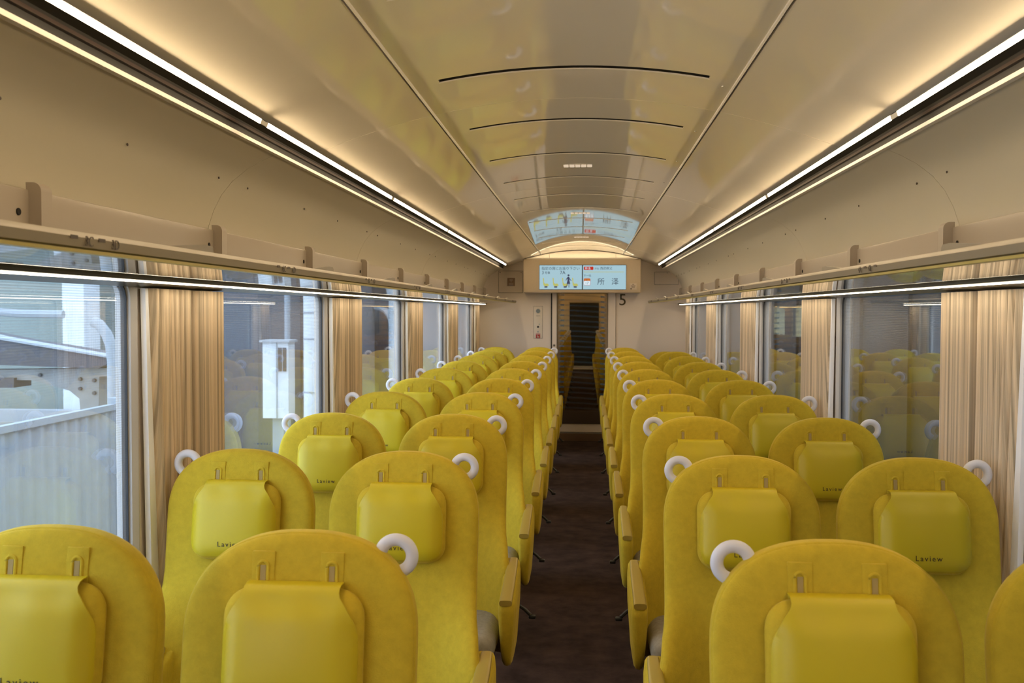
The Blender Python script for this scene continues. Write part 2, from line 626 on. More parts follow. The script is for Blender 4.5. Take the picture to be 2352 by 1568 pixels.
# end wall with the door opening
ew = MB()
ew.box(-1.30, -.378, Y1, Y1 + .06, 0, 2.42)
ew.box(.415, 1.30, Y1, Y1 + .06, 0, 2.42)
ew.box(-.378, .415, Y1, Y1 + .06, 1.86, 2.42)
ewo = ew.build('wall_end', 'wall', smooth=False)
tag(ewo, kind='structure')
bk = MB().box(-1.30, 1.30, Y0 - .06, Y0, 0, 2.42).build('wall_back', 'wall', smooth=False)
tag(bk, kind='structure')
MB().box(-.38, .41, Y0 - .001, Y0 + .012, .1, 1.80).build('door_leaf', 'gasket', bk, smooth=False)
MB().box(-.40, .43, Y0 - .001, Y0 + .02, 1.80, 1.83).build('door_head', 'steel', bk, smooth=False)

# bulkhead box that carries the screens
BY = 11.75
bh = MB()
front = [(-.70, 1.798), (.70, 1.798), (.70, 2.203), (-.70, 2.203)]
bh.rbox(-.70, .70, BY, Y1 - .001, 1.798, 2.203, .012, 3)
bho = bh.build('trim_1', 'bulk', angle=50)
tag(bho, kind='structure')
# lens-shaped cap between the box top and the arched ceiling
cap = [(x, min(zc(x), 2.309) - .004) for x in [(-.69 + 1.38 * i / 24) for i in range(25)]]
cap = [(x, z) for x, z in cap if z > 2.200]
MB().prism([(cap[-1][0], 2.199), (cap[0][0], 2.199)][::-1] + cap[::-1], 'y', BY + .12, Y1 - .1).build('bulkhead_cap', 'white', bho, smooth=False)
for sx in (-.392, .405):
    MB().box(sx - .0012, sx + .0012, BY + .117, BY + .121, 2.205, zc(.4) - .008).build('cap_joint', 'brown', bho, smooth=False)

MB().box(-.66, .66, BY + .004, BY + .014, 2.198, 2.212).build('bulkhead_lip', 'white', bho, smooth=False)
t = empty('bulkhead_light', (0, BY + .05, 2.204))
tag(t, 'warm light glowing in the recess on top of the screen bulkhead', 'light')
MB().box(-.60, .60, -.010, .010, .0, .006).build('lamp_segment', 'led_end', t, smooth=False)
# end door ---------------------------------------------------------
dr = MB()
DX0, DX1, DZ0, DZ1 = -.362, .41, .10, 1.86
dy0, dy1 = Y1 - .022, Y1 + .02
gx0, gx1, gz0, gz1 = -.30, .312, .20, 1.80
dr.box(DX0, gx0, dy0, dy1, DZ0, DZ1)
dr.box(gx1, DX1, dy0, dy1, DZ0, DZ1)
dr.box(gx0, gx1, dy0, dy1, DZ0, gz0)
dr.box(gx0, gx1, dy0, dy1, gz1, DZ1)
dro = dr.build('door_1', 'wall', smooth=False)
tag(dro, kind='structure')
MB().box(gx0, gx1, Y1 - .006, Y1 + .002, gz0, gz1).build('door_glass', 'doorglass', dro, smooth=False)
MB().box(-.378, DX0 - .001, Y1 - .012, Y1 + .05, .1, 1.80).build('door_seal', 'dark', dro, smooth=False)
MB().box(gx0 - .006, gx0, dy0 - .003, dy0 + .004, gz0, gz1).build('glazing_bead', 'brown', dro, smooth=False)
MB().box(gx1, gx1 + .006, dy0 - .003, dy0 + .004, gz0, gz1).build('glazing_bead', 'brown', dro, smooth=False)
lk = disc(MB(), -.337, dy0, 1.16, .017, -.012, 20).build('door_lock', 'steel', dro)
disc(MB(), -.337, dy0 - .0121, 1.16, .008, -.003, 14).build('lock_core', 'dark', lk)
MB().box(gx0, gx1, dy0 - .006, dy0 + .002, .20, .36).build('kick_plate', 'brown', dro, smooth=False)
th = MB().box(-.42, .46, Y1 - .09, Y1 + .08, 0, .088).build('trim_2', mat('threshold_plate', (.20, .12, .07), rough=.35), smooth=False)
tag(th, kind='structure')
MB().box(-.42, .46, Y1 - .088, Y1 + .0, .088, .094).build('sill_plate', 'steel', th, smooth=False)
# vestibule behind the door
vs = MB()
vs.box(-1.0, -.94, Y1 + .06, 14.2, 0, 2.4)
vs.box(.94, 1.0, Y1 + .06, 14.2, 0, 2.4)
vs.box(-1.0, -.30, 14.2, 14.26, 0, 2.4)
vs.box(.30, 1.0, 14.2, 14.26, 0, 2.4)
vs.box(-.30, .30, 14.2, 14.26, 0, 2.4)
vs.box(-1.0, 1.0, Y1 + .06, 14.26, -.06, 0)
vso = vs.build('wall_vestibule', mat('vestibule_panel', (.25, .18, .11), rough=.5), smooth=False)
tag(vso, kind='structure')

# ================================================================== light strips
for sg, where in ((-1, 'emergency-button side'), (1, 'number 5 side')):
    t = empty('ceiling_light_strip', (sg * .886, 4.7, 2.118))
    tag(t, 'long warm white light strip along the ceiling edge on the ' + where, 'light', 'ceiling edge light strips')
    ys = [Y0 + .05] + [2.82 + 1.9 * k - .03 for k in range(-2, 4)] + [11.48]
    for a, b in zip(ys, ys[1:]):
        hs = [(sg * .030, .0125), (sg * .030, -.010), (sg * .0024, -.0058), (sg * -.0017, .0065), (sg * -.0062, .0064), (sg * -.0062, .0074), (sg * 0, .0085)]
        lm = [(sg * .0020, -.0053), (sg * -.0020, .0064), (sg * -.0036, .0062), (sg * .0004, -.0056)]
        MB().prism(hs, 'y', a + .03 - 4.7, b + .03 - 4.7).build('lamp_housing', 'dark', t, smooth=False)
        MB().prism(lm, 'y', a + .03 - 4.7, b - .03 - 4.7).build('lamp_segment', 'led', t, smooth=False)
        MB().prism([(sg * .0305, -.008), (sg * .0305, .001), (sg * .0318, .001), (sg * .0318, -.008)], 'y', a + .03 - 4.7, b - .03 - 4.7).build('trim_fill_strip', 'trim_fill', t, smooth=False)  # added glowing strip that lights the cove trim
        MB().prism(lm, 'y', b - .03 - 4.7, b + .03 - 4.7).build('lamp_joint', 'trim', t, smooth=False)

# ================================================================== luggage racks
ROWY = [1.819 + 1.07 * k for k in range(10)]
for sg, where in ((-1, 'emergency-button side'), (1, 'number 5 side')):
    t = empty('luggage_rack', (sg * 1.16, 4.7, 1.67))
    tag(t, 'long overhead luggage rack with glossy underside on the ' + where, 'luggage rack', 'overhead luggage racks')
    t.location = (0, 0, 0)
    xs = lambda u, v: sorted((sg * u, sg * v))
    yE = 11.88
    # shelf
    pl = [(1.15, 1.668), (.815, 1.686), (.815, 1.694), (1.15, 1.676)]
    MB().prism([(sg * x, z) for x, z in pl], 'y', Y0, yE).build('shelf_glass', 'rackglass', t, smooth=False)
    # front rail; yellow reflection below it painted as a strip
    rp = [(.792, 1.684), (.806, 1.680), (.818, 1.684), (.818, 1.706), (.810, 1.7115), (.800, 1.710), (.790, 1.700)]
    MB().prism([(sg * x, z) for x, z in rp], 'y', Y0, yE).build('front_rail', 'rail', t)
    MB().box(*xs(.796, .816), Y0, yE, 1.675, 1.681).build('rail_reflection', 'rail_refl', t, smooth=False)
    # raised lips on the rail
    for k in range(9):
        yy = 2.19 + 1.075 * k
        lp = [(yy - .24, 1.705), (yy, 1.705), (yy, 1.718), (yy - .008, 1.725), (yy - .05, 1.7255), (yy - .24, 1.711)]
        MB().prism(lp, 'x', *xs(.806, .818)).build('rail_lip', 'rail', t)
    # light strip under the wall side of the shelf and its dark profile
    pf = [(1.146, 1.661), (1.153, 1.6605), (1.206, 1.6555), (1.266, 1.647), (1.266, 1.662), (1.172, 1.668), (1.172, 1.684), (1.146, 1.684)]
    MB().prism([(sg * x, z) for x, z in pf], 'y', Y0, yE).build('strip_profile', 'profile', t, smooth=False)
    lp = [(1.160, 1.6596), (1.181, 1.6578), (1.181, 1.6564), (1.160, 1.6582)]
    MB().prism([(sg * x, z) for x, z in lp], 'y', Y0, yE - .05).build('strip_lamp', 'led_rack', t, smooth=False)
    # back board
    bj = [Y0] + [3.20 + 2.14 * k for k in range(-1, 5)] + [yE]
    for a, b in zip(bj, bj[1:]):
        MB().rbox(*xs(1.172, 1.186), a + .001, b - .001, 1.684, 1.842, .003, 2).build('back_board', 'board', t)
    # posts
    for k in range(-3, 10):
        yy = 2.09 + 1.07 * k
        if yy < Y0 or yy > 11.8:
            continue
        pr = []
        for q in range(7):
            a = math.radians(q * 15)
            pr.append((1.143 + .02 - .02 * math.sin(a) , 1.838 + .02 * math.cos(a)))
        pp = [(1.172, 1.69), (1.178, 1.858)] + pr + [(1.143, 1.69)]
        MB().prism([(sg * x, z) for x, z in pp], 'y', yy - .022, yy + .022).build('bracket', 'board', t)
        disc(MB(), sg * 1.172, yy - .062, 1.79, .008, -sg * .003, 12, 'x').build('bolt_hole', 'dark', t)
    # seat numbers on the rail
    for r in range(10):
        nums = ('%dC', '%dD') if sg < 0 else ('%dB', '%dA')
        for q, nm in enumerate(nums):
            me = text_mesh(nm % (r + 3), .024, 'seat_number', 'brown')
            me.transform(Matrix.Rotation(math.pi / 2 * -sg, 4, 'Z'))
            o = link('seat_number', me, t, (sg * .7885, ROWY[r] - .225 + q * .092, 1.6865))
            MB().box(*xs(.7885, .7892), ROWY[r] - .285 + q * .092, ROWY[r] - .262 + q * .092, 1.696, 1.702).build('seat_icon', 'brown', t, smooth=False)

# ================================================================== curtains
def curtain_mesh(sg, width, seed, lean):
    rnd = random.Random(seed)
    n = 220
    ph = [rnd.uniform(0, 6.28) for _ in range(5)]
    def fold(u):
        w_ = u * 5.2 + .55 * math.sin(u * 8 + ph[3]) + .3 * math.sin(u * 19 + ph[1])
        s = .020 * abs(math.sin(math.pi * w_ + ph[0])) ** .55 - .010
        s += .0025 * abs(math.sin(math.pi * u * 17 + ph[2])) ** .5
        s -= .018 * (abs(2 * u - 1) ** 10)
        return s
    mb = MB()
    zs = [1.644, 1.60, 1.50, 1.3, 1.0, .7, .42]
    rings = []
    for z in zs:
        f = (1.644 - z) / 1.232
        fr, bkk = [], []
        for i in range(n + 1):
            u = i / n
            y = (u - .5) * width + lean * f * (1 - u)
            x = -sg * fold(u) * (.85 + .2 * f)
            fr.append((x - sg * .009, y, z))
            bkk.append((sg * .028, y, z))
        rings.append(fr + bkk[::-1])
    mb.loft(rings)
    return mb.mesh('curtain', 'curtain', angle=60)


n_from_end = {0: 'farthest from the end door', 1: 'fourth from the end wall', 2: 'third from the end wall', 3: 'second from the end wall', 4: 'beside the end wall'}
for sg, where in ((-1, 'emergency-button side'), (1, 'number 5 side')):
    for k in range(-1, 5):
        yc_ = 3.13 + 2.14 * k
        for h in (0, 1):
            if k == 4 and h == 1:
                continue
            wd = .296 if h == 0 else .276
            yy = yc_ - .154 if h == 0 else yc_ + .158
            if k == 4:
                yy = 11.85 - .15
                wd = .30
            o = empty('curtain', (sg * 1.250, yy, 0))
            side_ = 'button side' if sg < 0 else 'number 5 side'
            pos = ['sixth', 'fifth', 'fourth', 'third', 'second'][k + 1] if k < 4 else ''
            lab = ('beige curtain on the %s window pillar from the door, %s half, %s' % (pos, 'door-side' if h else 'daylit-edged', side_)) if k < 4 else 'beige curtain tucked into the end wall corner, ' + side_
            tag(o, lab, 'curtain', 'pleated window curtains')
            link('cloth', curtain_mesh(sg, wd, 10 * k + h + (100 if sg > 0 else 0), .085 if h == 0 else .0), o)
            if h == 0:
                # curtain edge with window daylight painted in, flaring towards the hem
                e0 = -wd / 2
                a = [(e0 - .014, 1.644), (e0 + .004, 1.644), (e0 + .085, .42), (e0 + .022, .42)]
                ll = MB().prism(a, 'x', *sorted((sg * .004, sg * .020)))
                ll.build('daylit_lining', 'daylit_lining', o, smooth=False)

# ================================================================== end wall fittings
def plate(name, x0, x1, z0, z1, m, y=Y1, t=.006, parent=None, r=.002):
    return MB().rbox(x0, x1, y - t, y + .001, z0, z1, r, 2).build(name, m, parent)


t = empty('access_panel', (-.873, Y1, 1.80))
tag(t, 'square beige access panel with a brown wireless sticker, beside the screens', 'panel', 'access panels on the end wall')
def rel(o, t):
    o.parent = t
    o.matrix_parent_inverse = Matrix.Translation(-t.location)
    return o
rel(plate('panel_shadow_line', -1.024, -.724, 1.801, 2.072, 'brown', t=.002), t)  # dark backing plate, draws the shadow line round the panel
rel(plate('panel_plate', -1.02, -.728, 1.805, 2.068, 'wall', t=.006), t)
for x_ in (-1.003, -.745):
    rel(disc(MB(), x_, Y1 - .0065, 2.052, .006, -.003, 10).build('screw', 'brown', None), t)
stk = rel(plate('sticker', -.915, -.82, 1.885, 1.985, 'stk_brown', y=Y1 - .006, t=.002, r=.0006), t)
wf = MB()
for rr_ in (.012, .022, .032):
    pts = [(-.868 + rr_ * math.cos(math.radians(a)), Y1 - .0092, 1.935 + rr_ * math.sin(math.radians(a))) for a in range(45, 136, 10)]
    wf.tube(pts, .0022, 5)
disc(wf, -.868, Y1 - .009, 1.934, .004, -.002, 8)
rel(wf.build('wireless_mark', 'paper', None), stk)
for zz, m_ in ((1.917, 'paper'), (1.905, 'paper'), (1.893, 'bluegrey')):
    rel(MB().box(-.895, -.84, Y1 - .0092, Y1 - .008, zz - .002, zz + .002).build('print_line', m_, None, smooth=False), stk)

t = empty('access_panel', (1.02, Y1, 1.90))
tag(t, 'plain beige access panel high on the end wall above the number 5', 'panel', 'access panels on the end wall')
rel(plate('panel_shadow_line', .877, 1.168, 1.902, 2.058, 'brown', t=.0015), t)  # dark plate stands in for shade at the panel edge
rel(plate('panel_plate', .88, 1.165, 1.905, 2.055, 'wall', t=.004), t)
rel(disc(MB(), 1.03, Y1 - .0045, 2.045, .005, -.003, 10).build('screw', 'brown', None), t)

t = empty('intercom_panel', (-.535, Y1, 1.25))
tag(t, 'narrow beige wall panel with a grey disc, buttons and red emergency button', 'intercom')
rel(plate('panel_shadow_line', -.5905, -.4795, 1.2425, 1.6395, 'brown', t=.0015), t)  # panel edge shadow drawn as a dark plate
rel(plate('panel_plate', -.588, -.482, 1.245, 1.637, 'white', t=.008), t)
fy = Y1 - .008
rel(disc(MB(), -.535, fy, 1.580, .026, -.006, 24).build('speaker_disc', 'bluegrey', None), t)
rel(MB().box(-.560, -.510, fy - .001, fy, 1.518, 1.522).build('print_line', 'brown', None, smooth=False), t)
rel(disc(MB(), -.520, fy, 1.418, .006, -.003, 12).build('indicator', 'bluegrey', None), t)
rel(disc(MB(), -.535, fy, 1.385, .013, -.005, 16).build('microphone', 'dark', None), t)
rel(disc(MB(), -.535, fy, 1.325, .009, -.004, 14).build('button', 'bluegrey', None), t)
rb = rel(plate('red_button', -.561, -.509, 1.248, 1.304, 'red', y=fy, t=.005), t)
rel(MB().box(-.558, -.512, fy - .0056, fy - .005, 1.292, 1.299).build('button_print', 'paper', None, smooth=False), rb)
hd = MB()
hd.rbox(-.546, -.522, fy - .0062, fy - .005, 1.254, 1.270, .0005, 1)
hd.rbox(-.543, -.536, fy - .0062, fy - .005, 1.266, 1.286, .0005, 1)
rel(hd.build('hand_mark', 'paper', None), rb)

me = text_mesh('5', .20, 'car_number', 'ink', depth=.002)
o = link('car_number', me, None, (.495, Y1 - .002, 1.652))
tag(o, 'large dark numeral 5 on the beige end wall beside the door', 'number')

t = plate('notice_sticker', .567, .648, 1.835, 1.911, 'paper', y=BY, t=.002, r=.0008)
tag(t, 'small pale notice sticker beside the right-hand screen', 'sticker')
for zz, w_, m_ in ((1.897, .02, 's_navy'), (1.880, .055, 'brown'), (1.866, .04, 's_navy')):
    MB().box(.607 - w_ / 2, .607 + w_ / 2, BY - .0027, BY - .002, zz - .003, zz + .003).build('print_line', 'ink', t, smooth=False)
disc(MB(), .582, BY - .0019, 1.846, .008, -.001, 12).build('print_dot', 'ink', t)

# screens ----------------------------------------------------------
SY = BY - .004


def screen(name, x0, x1, label):
    t = empty(name, ((x0 + x1) / 2, BY, 1.838))
    tag(t, label, 'display', 'information displays over the door')
    rel(MB().rbox(x0 - .004, x1 + .004, BY - .008, BY + .004, 1.834, 2.129, .002, 1).build('bezel', 'dark', None), t)
    s = rel(MB().box(x0, x1, BY - .0095, BY - .008, 1.839, 2.124).build('screen', 'screen', None, smooth=False), t)
    return t, s


GY = BY - .0105


def gtext(s, body, size, x, z, m='s_dark', sp=1.0):
    o = rel(link('lettering', text_mesh(body, size, 'lettering', m, .0006, sp, 'LEFT'), None), s)
    o.location = (x, GY, z)
    return o


def gpoly(s, name, pts, m):
    return rel(MB().prism(pts[::-1], 'y', GY - .0004, GY + .0004).build(name, m, None, smooth=False), s)


def rrect(x0, x1, z0, z1, r):
    pts = []
    for (cx_, cz_, a0) in ((x1 - r, z1 - r, 0), (x0 + r, z1 - r, 90), (x0 + r, z0 + r, 180), (x1 - r, z0 + r, 270)):
        for q in range(5):
            a = math.radians(a0 + q * 22.5)
            pts.append((cx_ + r * math.cos(a), cz_ + r * math.sin(a)))
    return pts


t1, s1 = screen('information_display', -.505, .0, 'glowing screen with seat pictograms and a walking figure, over the door')
gtext(s1, '指定の席にお座り下さい', .0415, -.482, 2.072)
gtext(s1, '3', .052, -.478, 2.019)
gtext(s1, '号車', .034, -.445, 2.022)
gtext(s1, '7A', .056, -.262, 2.019)


def px_(u, v):
    """zoomed photo detail coordinates on the screen plane"""
    q = P(1200 + u / 7.84, 580 + v / 7.84, BY)
    return (q.x, q.z)


for k, u0 in enumerate((366, 541, 712, 893)):
    body = [(0, 455), (18, 455), (24, 480), (22, 520), (32, 550), (50, 560), (75, 553), (95, 562), (112, 588), (95, 602), (75, 605), (25, 602), (12, 580), (8, 520)]
    gpoly(s1, 'seat_mark', [px_(u0 + a, b) for a, b in body], 's_yel')
    gpoly(s1, 'seat_base_mark', [px_(u0 + a, b) for a, b in ((30, 606), (85, 606), (85, 630), (30, 630))], 's_navy')
fig = [[(815, 398), (830, 388), (843, 400), (856, 410), (840, 415), (842, 424), (820, 424), (816, 414), (806, 410)],
       [(818, 434), (838, 434), (846, 460), (844, 490), (860, 562), (795, 562), (812, 500), (808, 465)],
       [(812, 440), (790, 470), (776, 505), (782, 508), (800, 478), (816, 460)],
       [(842, 440), (858, 475), (886, 505), (882, 512), (850, 488), (840, 460)],
       [(832, 562), (846, 562), (842, 600), (844, 630), (832, 630), (832, 600)],
       [(800, 562), (818, 562), (806, 595), (790, 618), (776, 612), (792, 590)]]
for pl in fig:
    gpoly(s1, 'figure_mark', [px_(a, b) for a, b in pl], 's_navy')

t2, s2 = screen('information_display', .012, .521, 'glowing screen showing the next station in large characters, over the door')
a, b = px_(1104, 312), px_(1278, 253)
gpoly(s2, 'service_badge', rrect(a[0], b[0], a[1], b[1], .008), 's_red')
o = gtext(s2, '特 急', .030, a[0] + .014, a[1] + .008, 's_white')
o.location.y = GY - .0008
gtext(s2, '开往', .026, px_(1300, 303)[0], px_(1300, 303)[1])
gtext(s2, '西武秩父', .036, px_(1398, 303)[0], px_(1398, 303)[1])
a, b = px_(1104, 352), px_(1826, 344)
gpoly(s2, 'line_mark', [(a[0], a[1]), (b[0], a[1]), (b[0], b[1]), (a[0], b[1])], 's_yel')
gtext(s2, '下一站', .030, px_(1100, 430)[0], px_(1100, 430)[1])
a, b = px_(1102, 588), px_(1224, 464)
gpoly(s2, 'station_badge', rrect(a[0], b[0], a[1], b[1], .012), 's_red')
o = gpoly(s2, 'badge_field', rrect(a[0] + .003, b[0] - .003, a[1] + .003, b[1] - .030, .008), 's_white')
o.location.y -= .0008
o = gpoly(s2, 'badge_head', rrect(a[0] + .003, b[0] - .003, b[1] - .030, b[1] - .003, .006), 's_orange')
o.location.y -= .0008
o = gtext(s2, 'SI', .022, a[0] + .027, b[1] - .026, 's_dark')
o.location.y = GY - .0018
o = gtext(s2, '17', .042, a[0] + .017, a[1] + .013, 's_dark')
o.location.y = GY - .0018
gtext(s2, '所', .088, px_(1346, 570)[0], px_(1346, 570)[1], 's_dark')
gtext(s2, '泽', .088, px_(1600, 570)[0], px_(1600, 570)[1], 's_dark')

# ================================================================== seats
ZT = 1.158
SA, SB, SN = .225, .197, 2.28
ZS = ZT - SB
TILT = .15
OUTER = [(.961, .225), (.80, .223), (.72, .225), (.64, .238), (.56, .256), (.48, .263), (.26, .258)]
INNER = [(.961, .225), (.70, .225), (.55, .232), (.26, .232)]


def seat_outline(win=False):
    pts = []
    n = 36
    for i in range(n + 1):
        a = math.pi * i / n
        c, s = math.cos(a), math.sin(a)
        nn = 2.28 if c < 0 else 2.46
        pts.append((SA * math.copysign(abs(c) ** (2 / nn), c), ZS + SB * abs(s) ** (2 / nn)))
    m = 18
    for i in range(1, m + 1):
        z = ZS + (.27 - ZS) * i / m
        pts.append((-interp(INNER, z), z))
    for i in range(1, 8):
        u = i / 8
        pts.append((-.232 + (.232 + (.222 if win else .258)) * u, .27 - .012 * math.sin(math.pi * u)))
    for i in range(m, 0, -1):
        z = ZS + (.27 - ZS) * i / m
        pts.append((interp(INNER, z) - .010 * smooth(.7, .5, z) if win else interp(OUTER, z), z))
    return pts


def seat_deform(x, y, z):
    y += -(ZT - z) * TILT
    wing = smooth(.10, .25, x) * smooth(.80, .56, z) * .13
    return (x, y - wing, z)


def backrest_mb(win=False):
    out = seat_outline(win)
    sp = [(0, max(.36, min(ZS, z))) for x, z in out]
    rings = []
    prof = [(None, 1, .070), (None, .5, .074), (.055, 0, .074), (.020, 0, .068), (.005, 0, .052), (0, 0, .034), (.0005, 0, .014), (.0012, 0, .0105), (.0032, 0, .0092), (.0028, 0, .0078), (.006, 0, .0035), (.012, 0, -.001), (.020, 0, -.0038), (.032, 0, -.0062), (.055, 0, -.0078),
            (None, .42, -.008), (None, .6, -.006), (None, .8, -.005), (None, 1, -.005)]
    for d, t_, y in prof:
        r = []
        for (x, z), (sx, sz) in zip(out, sp):
            L = math.hypot(sx - x, sz - z)
            tt = min(1, d / L) if d is not None else t_
            r.append(seat_deform(x + (sx - x) * tt, y, z + (sz - z) * tt))
        rings.append(r)
    return MB().loft(rings, True, False)


def fy(z):
    return -.0075 - (ZT - z) * TILT


def flat_on_back(mb, dy=0.):
    """shift a shape modelled at y=0 (facing -y) onto the tilted back"""
    mb.v = [(x, y + fy(z) + dy, z) for x, y, z in mb.v]
    return mb


def slot_patch(xc):
    mb = MB()
    z1, z0 = 1.125, 1.045
    mb.rbox(xc - .022, xc + .022, -.0022, .004, z0, z1, .0012, 2)
    # welt around the slot
    pts = [(xc - .0095, -.002, z0)] + [(xc - .0095 * math.cos(math.radians(a)), -.002, 1.098 + .0095 * math.sin(math.radians(a))) for a in range(0, 181, 20)] + [(xc + .0095, -.002, z0)]
    mb.tube(pts, .0034, 7)
    return flat_on_back(mb)


def slot_strap(xc):
    mb = MB()
    mb.box(xc - .0052, xc + .0052, -.0032, .002, 1.04, 1.100)
    return flat_on_back(mb)


PZ, PA, PB = .953, .133, .110


PR = .052


def p_height(d):
    """pillow thickness at distance d inside its rounded outline"""
    return .020 + .027 * (1 - (1 - max(0., min(1., d / .052))) ** 2.3)


def ph(x, z):
    qx, qz = abs(x) - (PA - PR), abs(z - PZ) - (PB - PR)
    sd = math.hypot(max(qx, 0), max(qz, 0)) + min(max(qx, qz), 0) - PR
    dome = max(0., 1 - (x / PA) ** 2) * max(0., 1 - ((z - PZ) / PB) ** 2)
    return p_height(-sd) + .013 * dome


def pillow_mb():
    def outline(d):
        a_, b_, r_ = PA - d, PB - d, max(PR - d, .006)
        pts = []
        for (cx_, cz_, a0) in ((a_ - r_, b_ - r_, 0), (-a_ + r_, b_ - r_, 90), (-a_ + r_, -b_ + r_, 180), (a_ - r_, -b_ + r_, 270)):
            for q in range(9):
                an = math.radians(a0 + q * 11.25)
                pts.append((cx_ + r_ * math.cos(an), PZ + cz_ + r_ * math.sin(an)))
        return pts
    prof = [(.012, .0005), (.004, -.003), (.001, -.007), (0, -.012), (.0006, -.0165), (.0024, -.0205)]
    prof += [(d, None) for d in (.005, .009, .015, .023, .033, .046, .062, .08, .095)]
    rings = [[(x, (-ph(x, z) if y is None else y) + fy(z), z) for x, z in outline(d)] for d, y in prof]
    return MB().loft(rings)


def cover_w(s):
    """half width of the leather cover at distance s below its top edge (length .205)"""
    w_ = .0905 + .036 * (1 - (1 - max(0, min(1, (s - .006) / .085))) ** 2)
    if s > .150:
        q = (s - .150) / .055
        w_ -= .035 * (1 - math.sqrt(max(0, 1 - min(1, q) ** 2.6)))
    return w_


def cover_mb():
    rows = [-3, -2, -1, 0] + list(range(1, 25))
    nu = 22
    def pt(a, k, off):
        u = a * 2 - 1
        if k <= 0:
            x = u * .090
            if k == 0:
                return (x, -.040 - off, PZ + PB + .000)
            y = {-1: -.034, -2: -.020, -3: -.001}[k]
            z = PZ + PB + {-1: .0055, -2: .008, -3: .007}[k]
            return (x, y - off * .3, z + off)
        s = .205 * k / 24
        x = u * cover_w(s)
        z = PZ + PB - s
        h = ph(x, z) + .0035
        h = max(h, .040 + .012 * min(1, s / .03)) if s < .05 and abs(u) < .999 else h
        w1 = smooth(.0, .06, s)
        h = max((1 - w1) * (.040 + s * .35) + w1 * (ph(x, z) + .0035), ph(x, z) + .003)
        wr = .0012 * math.sin(x * 70 + z * 25) * smooth(.10, .0, s)
        return (x, -h - off - wr, z)
    mb = MB()
    W = nu + 1
    for off in (.0022, 0):
        for k in rows:
            for i in range(W):
                x, y, z = pt(i / nu, k, off)
                mb.v.append((x, y + fy(z), z))
    H = W * len(rows)
    for j in range(len(rows) - 1):
        for i in range(nu):
            a = j * W + i
            mb.f.append((a, a + W, a + W + 1, a + 1))
            mb.f.append((a + H, a + 1 + H, a + W + 1 + H, a + W + H))
    R = len(rows) - 1
    bd = [j * W for j in range(R)] + [R * W + i for i in range(nu)] + [R * W + nu - j * W for j in range(R)] + [nu - i for i in range(nu)]
    for k in range(len(bd)):
        a, b = bd[k], bd[(k + 1) % len(bd)]
        mb.f.append((a, b, b + H, a + H))
    return mb


def ring_mb():
    mb = MB()
    cx_, cz_, R, r = .1785, 1.111, .0308, .0122
    n, m = 40, 12
    rings = []
    for i in range(n):
        a = 2 * math.pi * i / n
        rings.append([(cx_ + (R + r * math.cos(b)) * math.cos(a), .036 + r * math.sin(b) - (ZT - cz_) * TILT, cz_ + (R + r * math.cos(b)) * math.sin(a)) for b in [2 * math.pi * j / m for j in range(m)]])
    rings.append(rings[0])
    return mb.loft(rings, True, False)


def arm_mb():
    """upholstered side panel below the armrest: outline in yz, rounded edges across x"""
    prof = [(-.09, .585), (-.18, .578), (-.27, .560), (-.36, .536), (-.415, .520), (-.432, .505), (-.440, .47), (-.437, .38), (-.42, .305), (-.38, .27), (-.30, .256), (-.20, .254), (-.12, .268), (-.09, .32)]
    pts = []
    n = len(prof)
    for i in range(n):      # Catmull-Rom refine
        p0, p1, p2, p3 = (Vector(prof[(i + k) % n]) for k in (-1, 0, 1, 2))
        for q in range(4):
            t_ = q / 4
            pts.append(.5 * ((2 * p1) + (p2 - p0) * t_ + (2 * p0 - 5 * p1 + 4 * p2 - p3) * t_ ** 2 + (3 * p1 - p0 - 3 * p2 + p3) * t_ ** 3))
    c = Vector((-.26, .42))
    rings = []
    for x, ins in ((.224, .05), (.226, .016), (.232, .005), (.240, 0), (.268, 0), (.278, .004), (.284, .014), (.2865, .03), (.287, .034), (.2855, .036), (.288, .040), (.288, .08)):
        r = []
        for p in pts:
            d = c - p
            q = p + d * min(.95, ins / d.length)
            lower = smooth(.50, .27, q.y) * .012
            r.append((x + (lower if x < .26 else -lower), q.x, q.y))
        rings.append(r)
    return MB().loft(rings)


def pad_mb():
    path = [(-.13, .612), (-.18, .603), (-.24, .590), (-.30, .575), (-.36, .558), (-.405, .543), (-.436, .530)]
    rings = []
    for k, (y, z) in enumerate(path):
        hw = interp([(0, .017), (2, .022), (6, .0235)], k)
        cx_ = interp([(0, .262), (3, .258), (6, .254)], k)
        t_ = .022
        r = []
        for a in range(16):
            an = 2 * math.pi * a / 16
            c_, s_ = math.cos(an), math.sin(an)
            r.append((cx_ + hw * math.copysign(abs(c_) ** .6, c_), y, z - t_ / 2 + t_ / 2 * math.copysign(abs(s_) ** .6, s_)))
        rings.append(r)
    return MB().loft(rings)


def cushion_mb():
    mb = MB().rbox(-.218, .218, -.58, -.10, .30, .408, .045, 5)
    mb.v = [(x, y, z + .015 * math.cos(x * 6) + (-y - .3) * .08) for x, y, z in mb.v]
    return mb


def base_mb():
    mb = MB()
    mb.rbox(-.19, .19, -.50, -.12, .22, .33, .02, 2)
    mb.rbox(-.10, .10, -.42, -.16, .03, .23, .015, 2)
    mb.rbox(-.17, .17, -.48, -.10, .0, .035, .012, 2)
    return mb


def pedal_mb():
    mb = MB()
    mb.tube([(.12, -.30, .17), (.20, -.31, .165), (.250, -.325, .140), (.280, -.335, .115)], .009, 8)
    mb.rbox(.272, .306, -.350, -.320, .098, .114, .005, 2)
    return mb


